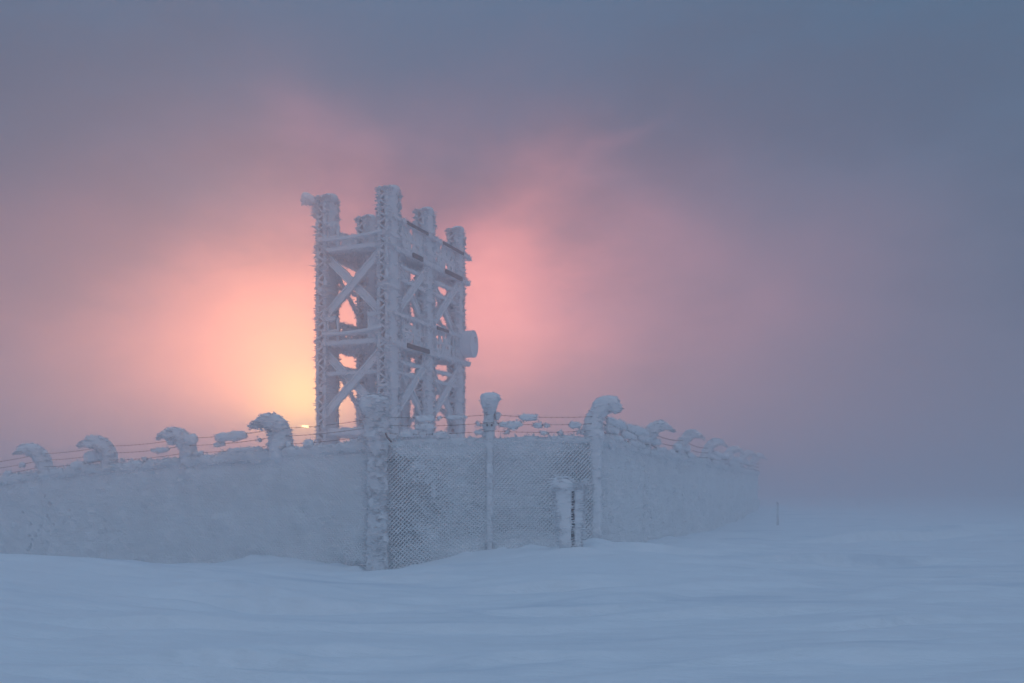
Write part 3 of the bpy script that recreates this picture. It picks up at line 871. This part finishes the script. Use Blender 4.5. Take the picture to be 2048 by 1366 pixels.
def wire_run(parent, pts, clumps, seed, r=.0042):
    """one barbed strand through pts (sagging a little) with barbs and its rime clumps; clumps: (span, s, length, thickness)"""
    pts = np.asarray(pts, float); path = []
    def at(k, s):
        p = pts[k] + (pts[k + 1] - pts[k]) * s; p = p.copy(); p[2] -= .05 * 4 * s * (1 - s) * np.linalg.norm(pts[k + 1] - pts[k]) / 3; return p
    for k in range(len(pts) - 1):
        for s in np.linspace(0, 1, 12)[(0 if k == 0 else 1):]: path.append(at(k, s))
    mb = MB(); sweep(mb, path, 2 * r, 2 * r, side=Z3, nseg=6, sq=1)
    # barbs
    P = np.array(path); seg = np.diff(P, axis=0); L = np.linalg.norm(seg, axis=1); cum = np.r_[0, np.cumsum(L)]
    tt = np.arange(.06, cum[-1], .12); B = np.stack([np.interp(tt, cum, P[:, q]) for q in range(3)], 1)
    for s_ in (1, -1):
        feathers(mb, B, np.tile([.25, -.3, s_ * 1.], (len(B), 1)) + rng.normal(0, .4, (len(B), 3)), .026, .0045, flat=1)
    o = build('barbed_wire', mb, WIRE, parent)
    for q, (k, s, ln, th) in enumerate(clumps):
        p = at(k, s); dd = unit(pts[k + 1] - pts[k])
        m2 = MB(); t = np.linspace(-.5, .5, 9); pth = p + dd * (t * ln)[:, None] - Z3 * th * .12
        w = th * (.45 + .55 * (1 - np.abs(t * 2) ** 4)); w = w * (1 + .25 * noise3(pth, (6, 6, 6), seed + q))
        v, n = sweep(m2, pth, w * .9, w * 1.15, side=np.cross(dd, Z3), nseg=14, sq=.8, amp=.026, nscale=(8, 8, 8), seed=seed + q, step=max(.03, ln / 24))
        fuzz(m2, v, n, int(12 + 60 * ln), ln=(.02, .05), wd=.025, flatz=.8)
        build('rime_clump', m2, RIME, o)
    return o


# ---- left run -------------------------------------------------------------
LX = [770, 565, 377, 220, 90, -54]
LT = [2.48, 2.33, 2.19, 2.07, 1.94, 1.70]
LP = [np.array([(x - 1024) / F * 17.5 * (1 + .065 * k), 17.5 * (1 + .065 * k)]) for k, x in enumerate(LX)]
LO = unit(np.array([-.065, -.129]))
# ---- front run
FX = [770, 978, 1190]; FY = [17.5, 18.0, 18.55]; FT = [2.48, 2.56, 2.62]
FP = [np.array([(x - 1024) / F * y, y]) for x, y in zip(FX, FY)]
FO = unit(np.array([FP[2][1] - FP[0][1], -(FP[2][0] - FP[0][0])]))
# ---- right run
RX = [1190, 1290, 1359, 1410, 1449, 1480, 1502, 1513]; RK = [0, 1, 2, 3, 4, 5, 6, 6.7]
RP = [np.array([(x - 1024) / F * 18.55 * (1 + .22 * k), 18.55 * (1 + .22 * k)]) for x, k in zip(RX, RK)]
RT = [2.62, 2.52, 2.51, 2.46, 2.34, 2.32, 2.31, 2.30]
RO = unit(np.array([.93, -.37]))


def gz(p): return gh(p[0], p[1])


def hole_filled(base, amp, seed):
    def fn(s, t):
        P = np.c_[s * 6 + seed * 3.1, t * 6, np.full_like(s, seed)]
        return np.clip(base + amp * noise3(P) + .10 * noise3(P * 9), 0, 1)
    return fn


fl = thing('chain_link_fence', np.r_[LP[2], gz(LP[2])], 'long rime-plastered fence running off to the left, its beaked post tops pointing left', 'fence', 'runs of rime-covered security fence')
for k in range(5):
    g0, g1 = min(gz(LP[k]), LT[k] - 2.0) - .45, min(gz(LP[k + 1]), LT[k + 1] - 2.0) - .45
    pits = []
    if k in (3, 4):
        pr = np.random.default_rng(50 + k)
        if k == 3: pits = [(1 - .04 - .02 * q % .1, .25 + .055 * q, .035, .12) for q in range(11)] + [(pr.uniform(.55, .95), pr.uniform(.15, .8), pr.uniform(.03, .05), .12) for _ in range(8)]
        else: pits = [(.03 + .022 * q, .55 - .028 * q, .035, .13) for q in range(12)] + [(.28 + .03 * q, .28, .03, .11) for q in range(5)] + [(pr.uniform(.05, .6), pr.uniform(.15, .8), pr.uniform(.03, .05), .12) for _ in range(7)]
    elif k == 0:
        pr = np.random.default_rng(9); pits = [(.07 + pr.uniform(-.05, .06), pr.uniform(.12, .9), pr.uniform(.025, .045), .1) for _ in range(9)]
    base = {0: (lambda s, t: .26 + .22 * sst(.45 - t, 0, .4) * sst(.7 - s, 0, .5)), 1: (lambda s, t: .24 + .1 * sst(.4 - t, 0, .4))}.get(k, lambda s, t: .22 + 0 * s)
    fn = (lambda bs, kk: (lambda s, t: np.clip(bs(s, t) * (1 - sst(t, .8, .95)) + .10 * noise3(np.c_[s * 40, t * 40, s * 0 + kk]) + .14 * np.clip(fbm(np.c_[(s + kk) * 4, t * 4, s * 0], (1, 1, 1), 33, 3), 0, 1) * (t < .85), 0, 1)))(base, k)
    mesh_panel(fl, LP[k], LP[k + 1], g0, LT[k] - .02, g1, LT[k + 1] - .02, LO, fn, .09, 60, pits=pits)
    top_roll(fl, LP[k], LP[k + 1], LT[k], LT[k + 1], LO, 300 + k, feath=320, w=.2)
ARM_L = np.array([-.86, -.5])
for k in range(1, 6):
    z = LT[k]; g = gz(LP[k]); q = 1.0
    if k == 1:
        prof = [(0, g - .3, .16, .16), (-.06, z - .25, .15, .14), (.03, z - .05, .46, .36), (.04, z + .18, .50, .38), (.05, z + .34, .47, .36), (.09, z + .48, .44, .34), (.18, z + .58, .38, .32), (.34, z + .60, .31, .28), (.50, z + .55, .20, .22), (.66, z + .46, .05, .08)]
    else:
        prof = [(0, g - .3, .16, .14), (-.06, z - .25, .15, .14), (0, z - .05, .32, .28), (.0, z + .16, .34, .31), (.02, z + .28, .36, .31), (.10, z + .42, .36, .31), (.22, z + .53, .33, .30), (.37, z + .56, .27, .27), (.52, z + .52, .18, .21), (.66, z + .44, .05, .08)]
    post(fl, LP[k], g, ARM_L, prof, 200 + 7 * k, feath=1300, wbias=.4, ln=(.04, .10) if k == 1 else (.03, .08), fl=.15, fz=z - .12)
# strands
WL = [.46, .30, .14]
cl = [[(1, .02, .0, .0)], [], []]
clL = [
    [(1, .5, .85, .17), (1, .94, .35, .20), (2, .10, .55, .19), (0, .55, .10, .09), (3, .98, .2, .1)],
    [(1, .62, .30, .08), (2, .30, .55, .09), (2, .96, .3, .13), (3, .20, .5, .24), (3, .05, .25, .2), (4, .25, .18, .1), (1, .05, .1, .08), (1, .2, .08, .06)],
    [(0, .70, .24, .17), (0, .90, .12, .10), (1, .35, .9, .10), (1, .85, .3, .09), (3, .42, .45, .20), (2, .5, .14, .08), (2, .78, .1, .07), (4, .45, .25, .12), (1, .98, .3, .1)]]
for w in range(3):
    pts = [np.r_[p + LO * .10, z + WL[w]] for p, z in zip(LP, LT)]
    wire_run(fl, pts, clL[w], 400 + w * 20)

# ---- front run --------------------------------------------------------------
ff = thing('chain_link_fence', np.r_[FP[1], gz(FP[1])], 'frosted chain-link fence facing the viewer, dark diamond holes showing between two corner posts', 'fence', 'runs of rime-covered security fence')


def front_holes(k):
    def fn(s, t):
        g = (s + k) / 2
        P = np.c_[g * 9, t * 6, s * 0 + 2.2]
        nz = fbm(P, (1, 1, 1), 5, 3)
        edge = 1 - sst(g, .0, .40); right = sst(g, .66, .97)
        r = .34 + .26 * edge + .26 * right * sst(t, .12, .35) + .16 * nz
        r += .10 * (1 - np.abs(t - .5) * 2)
        # lumps blown across the upper left, a filled strip under the top wire and drifts at the foot
        band = np.exp(-(((t - (.97 - 1.9 * (g - .06))) / .09) ** 2)) * sst(.32 - g, 0, .1)
        r -= .45 * band * sst(fbm(np.c_[g * 40, t * 24, s * 0], (1, 1, 1), 15, 2), -.1, .3)
        r -= .55 * sst(t, .86, .97) * (1 - right * .8) + .5 * sst(.30 - t, 0, .12) * sst(g, .18, .40) * (1 - right) * .8
        r -= .35 * np.exp(-((g - .5) / .018) ** 2)
        r *= .78 + .22 * noise3(np.c_[s * 50, t * 50, s * 0], seed=8) + .22 * noise3(np.c_[(s * 2.05 + t * 2.4) * 6, (s * 2.05 - t * 2.4) * 1.5, s * 0], seed=18)
        return np.clip(r, 0, 1)
    return fn


for k in range(2):
    g0, g1 = gz(FP[k]) - .35, gz(FP[k + 1]) - .35
    mesh_panel(ff, FP[k], FP[k + 1], g0, FT[k] - .02, g1, FT[k + 1] - .02, FO, front_holes(k), .26, 63, relief=.018, und=.03, lumps=.03)
    top_roll(ff, FP[k], FP[k + 1], FT[k], FT[k + 1], FO, 320 + k, w=.13, amp=.03, ragged=.03, feath=150)
# corner post, broad and shaggy on its left side
g = gz(FP[0]); z = FT[0]
post(ff, FP[0] + np.array([-.14, -.05]), g, (-.5, -.86), [(0, g - .3, .36, .46), (0, 1.0, .30, .38), (0, z - .3, .32, .38), (.0, z, .40, .46), (.02, z + .3, .42, .48), (.02, z + .5, .42, .44), (.05, z + .66, .46, .54), (.08, z + .76, .48, .58), (.10, z + .83, .42, .50), (.10, z + .88, .16, .24)], 240, amp=.06, feath=6500, wbias=.5, ln=(.04, .13), label='thick shaggy corner post', fl=.2)
# middle post with a mushroom head: its arm points at the viewer
g = gz(FP[1]); z = FT[1]
post(ff, FP[1], g, (.12, -1), [(.10, g - .2, .13, .11), (.10, z - .3, .13, .12), (.03, z - .02, .20, .21), (0, z + .12, .21, .21), (0, z + .28, .22, .24), (.02, z + .40, .18, .18), (.05, z + .52, .20, .22), (.12, z + .62, .24, .29), (.20, z + .70, .30, .36), (.24, z + .77, .33, .40), (.26, z + .83, .28, .36), (.27, z + .87, .12, .16)], 250, feath=1300, ln=(.02, .06), wbias=.1, sq=.85, amp=.045)
m = build('bolt', (lambda b: (sweep(b, [np.r_[FP[1] + np.array([-.03, -.30]), z + .245], np.r_[FP[1] + np.array([-.03, -.10]), z + .245]], .035, .035, nseg=8, sq=1), b)[1])(MB()), STEEL, ff)
m = build('bolt', (lambda b: (sweep(b, [np.r_[FP[1] + np.array([.06, -.30]), z + .245], np.r_[FP[1] + np.array([.06, -.10]), z + .245]], .035, .035, nseg=8, sq=1), b)[1])(MB()), STEEL, ff)
WF = [.46, .30, .14]
fpts = [[np.r_[FP[q] + FO * .12, [FT[0] + WF[w] * .98, FT[1] + WF[w], FT[2] + WF[w] * .88][q]] for q in range(3)] for w in range(3)]


def fs(x):       # photo column -> (span, fraction)
    return (0, (x - 770) / 208) if x < 978 else (1, (x - 978) / 212)


front_clumps = [
    [(827, 866, 13), (888, 932, 9), (872, 877, 9), (1033, 1071, 13), (988, 997, 15)],
    [(826, 866, 13), (993, 1043, 14), (1061, 1079, 11), (1084, 1093, 12), (1132, 1159, 13), (951, 955, 11), (985, 990, 14)],
    [(794, 823, 12), (834, 849, 11), (862, 892, 11), (945, 963, 11), (1007, 1013, 10), (1075, 1092, 10), (1113, 1121, 10), (1150, 1154, 9), (1157, 1162, 10)]]
for w in range(3):
    c = []
    for (x0, x1, h) in front_clumps[w]:
        k, s = fs((x0 + x1) / 2); c.append((k, s, max(.06, (x1 - x0) * .0094), h * .0085))
    wire_run(ff, fpts[w], c, 460 + 20 * w)
# bare cable stub at the corner post
build('bare_cable', (lambda b: (sweep(b, [px(771, 866, 17.2), px(774, 874, 17.2), px(783, 884, 17.15)], .035, .03, nseg=8, sq=1), b)[1])(MB()), WIRE, ff)

# ---- right run ----------------------------------------------------------------
fr = thing('chain_link_fence', np.r_[RP[3], gz(RP[3])], 'rime-crusted fence receding into the fog on the right, post tops hooked to the right', 'fence', 'runs of rime-covered security fence')
for k in range(7):
    g0, g1 = gz(RP[k]) - .35, gz(RP[k + 1]) - .35
    pr = np.random.default_rng(80 + k); pits = []
    if k == 0:
        pits = [(1.0 - pr.uniform(.0, .12), pr.uniform(.25, .95), pr.uniform(.03, .055), .16) for _ in range(22)] + [(pr.uniform(.70, .92), pr.uniform(.45, .72), pr.uniform(.03, .05), .14) for _ in range(10)]
    elif k == 1:
        pits = [(pr.uniform(0, .12), pr.uniform(.2, .95), pr.uniform(.03, .055), .16) for _ in range(14)] + [(1 - pr.uniform(.0, .2), pr.uniform(.55, .98), pr.uniform(.035, .06), .16) for _ in range(14)] + [(pr.uniform(.3, .8), pr.uniform(.3, .6), .05, .14) for _ in range(6)]
    elif k < 4:
        pits = [(pr.uniform(0, 1), pr.uniform(.3, .9), pr.uniform(.04, .06), .13) for _ in range(9)]
    if k == 0: fn = lambda s, t: np.clip((.88 - s * 3.0 + .3 * sst(.5 - t, 0, .5)) * (t < .9) + .08 * noise3(np.c_[s * 40, t * 40, s * 0]), .16, 1)
    else: fn = lambda s, t: np.clip(.2 + .12 * noise3(np.c_[s * 40, t * 40, s * 0]), 0, 1)
    mesh_panel(fr, RP[k], RP[k + 1], g0, RT[k] - .02, g1, RT[k + 1] - .02, RO, fn, .12 if k == 0 else .05, 66, pits=pits, pitch=PITCH if k < 2 else .12, und=.05)
    top_roll(fr, RP[k], RP[k + 1], RT[k], RT[k + 1], RO, 340 + k, feath=250, w=.2)
# corner post leaning right
g = gz(RP[0]); z = RT[0]
post(fr, RP[0], g, (1, -.25), [(.03, g - .3, .20, .17), (.02, z - .35, .22, .2), (0, z, .40, .34), (-.05, z + .15, .42, .36), (-.03, z + .32, .38, .34), (.04, z + .46, .34, .32), (.12, z + .58, .38, .34), (.22, z + .66, .36, .34), (.34, z + .66, .34, .32), (.46, z + .58, .24, .24), (.54, z + .54, .08, .1)], 260, feath=1700, ln=(.02, .08), wbias=.1, label='thick hooked corner post')
for k in range(1, 7):
    g = gz(RP[k]); z = RT[k]; e = 1.0 + .05 * k
    prof = [(-.05, g - .3, .16, .16), (-.04, z - .4, .18, .16), (-.02, z, .30, .28), (-.02, z + .12 * e, .29, .27), (.06, z + .30 * e, .29, .27), (.19, z + .47 * e, .30, .27), (.34, z + .57 * e, .28, .25), (.50, z + .56 * e, .19, .2), (.62, z + .49 * e, .11, .13), (.72, z + .42 * e, .04, .05)]
    post(fr, RP[k], g, (.97, -.25), prof, 270 + k * 5, feath=1100, ln=(.03, .09), wbias=.0, fz=z - .15)
WR = [.44, .28, .12]
clR = [
    [(0, .28, 1.5, .24), (0, .72, 2.0, .26), (1, .08, .9, .18), (3, .5, 2.4, .2), (3, .9, 1.0, .26), (4, .3, 2.2, .24), (4, .8, 1.8, .26), (5, .4, 3.0, .26)],
    [(0, .2, 1.0, .20), (0, .52, 1.3, .2), (0, .85, 1.2, .22), (1, .15, 1.1, .2), (1, .8, .8, .26), (2, .1, .9, .26), (3, .3, 2.6, .2), (4, .4, 3.0, .24)],
    [(0, .25, 1.4, .16), (0, .7, 1.5, .18), (1, .3, 1.2, .16), (1, .62, .7, .16), (1, .9, .8, .2), (2, .25, 1.1, .2), (3, .5, 3.0, .18), (4, .5, 3.0, .2)]]
for w in range(3):
    pts = [np.r_[p + RO * .12, zz + WR[w]] for p, zz in zip(RP, RT)]
    wire_run(fr, pts, [(k_, s_, l_, t_ * .72) for (k_, s_, l_, t_) in clR[w]], 520 + 20 * w, r=.006)

# ------------------------------------------------------------------ marker post
def marker():
    Y = 16.5; c = px(1138, 1104, Y); g = gh(c[0], Y); s = Y / F
    root = thing('marker_post', np.r_[c[0], Y, g], 'short rime-feathered marker post with a dark slot standing in front of the mesh fence', 'post')
    zt = ZC + (HOR - 972) * s; zb = g - .25
    def X(x): return (x - 1024) * s
    for (x0, x1, sd_, dy) in ((1111, 1142.5, 5, 0), (1148, 1167, 6, .03)):
        mb = MB(); xc = (X(x0) + X(x1)) / 2; w = X(x1) - X(x0)
        v, n = sweep(mb, [[xc + (w * .14 if sd_ == 5 else -w * .14), Y + dy, zb], [xc + (-w * .06 if sd_ == 5 else w * .06), Y + dy, zt]], [w * .70, w * 1.12], [.2, .32], side=np.array([1., 0, 0]), nseg=22, sq=.4, amp=.03, nscale=(4, 4, 16), seed=sd_, step=.03)
        o = build('rimed_flange', mb, RIME, root)
        m2 = MB(); sgn = -1 if sd_ == 5 else 1
        fuzz(m2, v, n, 200, ln=(.02, .05), wd=.05, flat=.2, flatz=.05)
        e = (n[:, 0] * sgn > .5) & (v[:, 2] > g)
        fuzz(m2, v, n, 170, ln=(.05, .10), wd=.035, flat=.25, flatz=.05, sel=e)
        build('rime_feathers', m2, RIME, o, kind='stuff', smooth=False)
    mb = MB(); sweep(mb, [[X(1146), Y + .05, zb], [X(1146), Y + .07, zt - .02]], .10, .10, nseg=8, sq=.4); build('steel_web', mb, STEEL, root)
    mb = MB(); sweep(mb, [[X(1145.5), Y - .03, zt - .16], [X(1145.5), Y - .03, zt + .02]], .05, .05, nseg=8, sq=.6); build('red_tip', mb, RUST, root)
    # rime bridges across the slot
    mb = MB(); zz = np.arange(g + .03, zt - .1, .045)
    zz = zz[rng.random(len(zz)) > .2]
    feathers(mb, np.c_[np.full(len(zz), X(1142)), np.full(len(zz), Y - .06), zz], np.tile([1., -.1, 0], (len(zz), 1)) + rng.normal(0, .15, (len(zz), 3)), rng.uniform(.05, .10, len(zz)), .02)
    build('slot_rime', mb, RIME, root, kind='stuff', smooth=False)
    # flared cap
    mb = MB()
    v, n = sweep(mb, [[X(1141), Y + .02, zt - .10], [X(1140), Y + .02, zt - .02], [X(1138), Y + .02, zt + .04], [X(1139), Y + .02, zt + .085], [X(1140), Y + .02, zt + .10]],
                 [.50, .60, .66, .50, .2], [.26, .36, .38, .28, .1], side=np.array([1., 0, 0]), nseg=28, sq=.6, amp=.035, nscale=(6, 6, 8), seed=9, step=.02)
    o = build('rime_cap', mb, RIME, root)
    m2 = MB(); fuzz(m2, v, n, 240, ln=(.04, .11), wd=.03, flatz=.25, wind=(-1, 0, -.2), wbias=.25); build('rime_feathers', m2, RIME, o, kind='stuff', smooth=False)


marker()

# ------------------------------------------------------------------ thin stakes in the fog
def stake(x, ytop, ybase, Y, rods, label):
    g = gh((x - 1024) / F * Y, Y); b = np.array([(x - 1024) / F * Y, Y, g]); h = (ybase - ytop) / F * Y
    root = thing('snow_stake', b, label, 'stake', 'stakes marking the path')
    for q, (dx, hh, tilt) in enumerate(rods):
        mb = MB(); sweep(mb, [b + np.array([dx, 0, -.2]), b + np.array([dx + tilt * .5, 0, h * hh * .5]), b + np.array([dx + tilt, 0, h * hh])], [.024, .022, .018], [.024, .022, .018], nseg=8, sq=1, amp=.006, nscale=(20, 20, 20), seed=q, step=.06)
        o = build('rod', mb, WOOD, root)
        mb = MB(); v, n = sweep(mb, [b + np.array([dx - .012, -.01, .05]), b + np.array([dx + tilt - .012, -.01, h * hh * .96])], .022, .022, nseg=8, sq=1, amp=.012, nscale=(14, 14, 14), seed=q + 4, step=.05)
        build('frost', mb, RIME, o)


stake(1555, 1004, 1052, 33.0, [(-.018, 1.0, .0), (.03, .93, -.01)], 'pair of thin upright stakes close to the end of the right fence')
stake(1718, 992, 1013, 60.0, [(0, 1, .0)], 'single thin dark stake farthest off in the fog')

# ------------------------------------------------------------------ haze
def haze():
    mb = MB(); x0, x1, y0, y1, z0, z1 = -430, 430, -210, 450, -11.5, 13.2
    V = [(x0, y0, z0), (x1, y0, z0), (x1, y1, z0), (x0, y1, z0), (x0, y0, z1), (x1, y0, z1), (x1, y1, z1), (x0, y1, z1)]
    mb.add(V, [(0, 3, 2, 1), (4, 5, 6, 7), (0, 1, 5, 4), (1, 2, 6, 5), (2, 3, 7, 6), (3, 0, 4, 7)])
    m = bpy.data.materials.new('fog'); m.use_nodes = True
    nt = m.node_tree; nt.nodes.clear()
    out = nd(nt, 'ShaderNodeOutputMaterial'); v = nd(nt, 'ShaderNodeVolumePrincipled')
    v.inputs['Color'].default_value = HAZE_COLOR + (1,); v.inputs['Density'].default_value = HAZE_DENSITY; v.inputs['Anisotropy'].default_value = HAZE_G
    nt.links.new(v.outputs[0], out.inputs['Volume'])
    o = build('haze', mb, m, origin=(0, 0, 0), smooth=False, kind='stuff')
    o['label'] = 'pale fog filling the air over the hilltop'; o['category'] = 'fog'


haze()
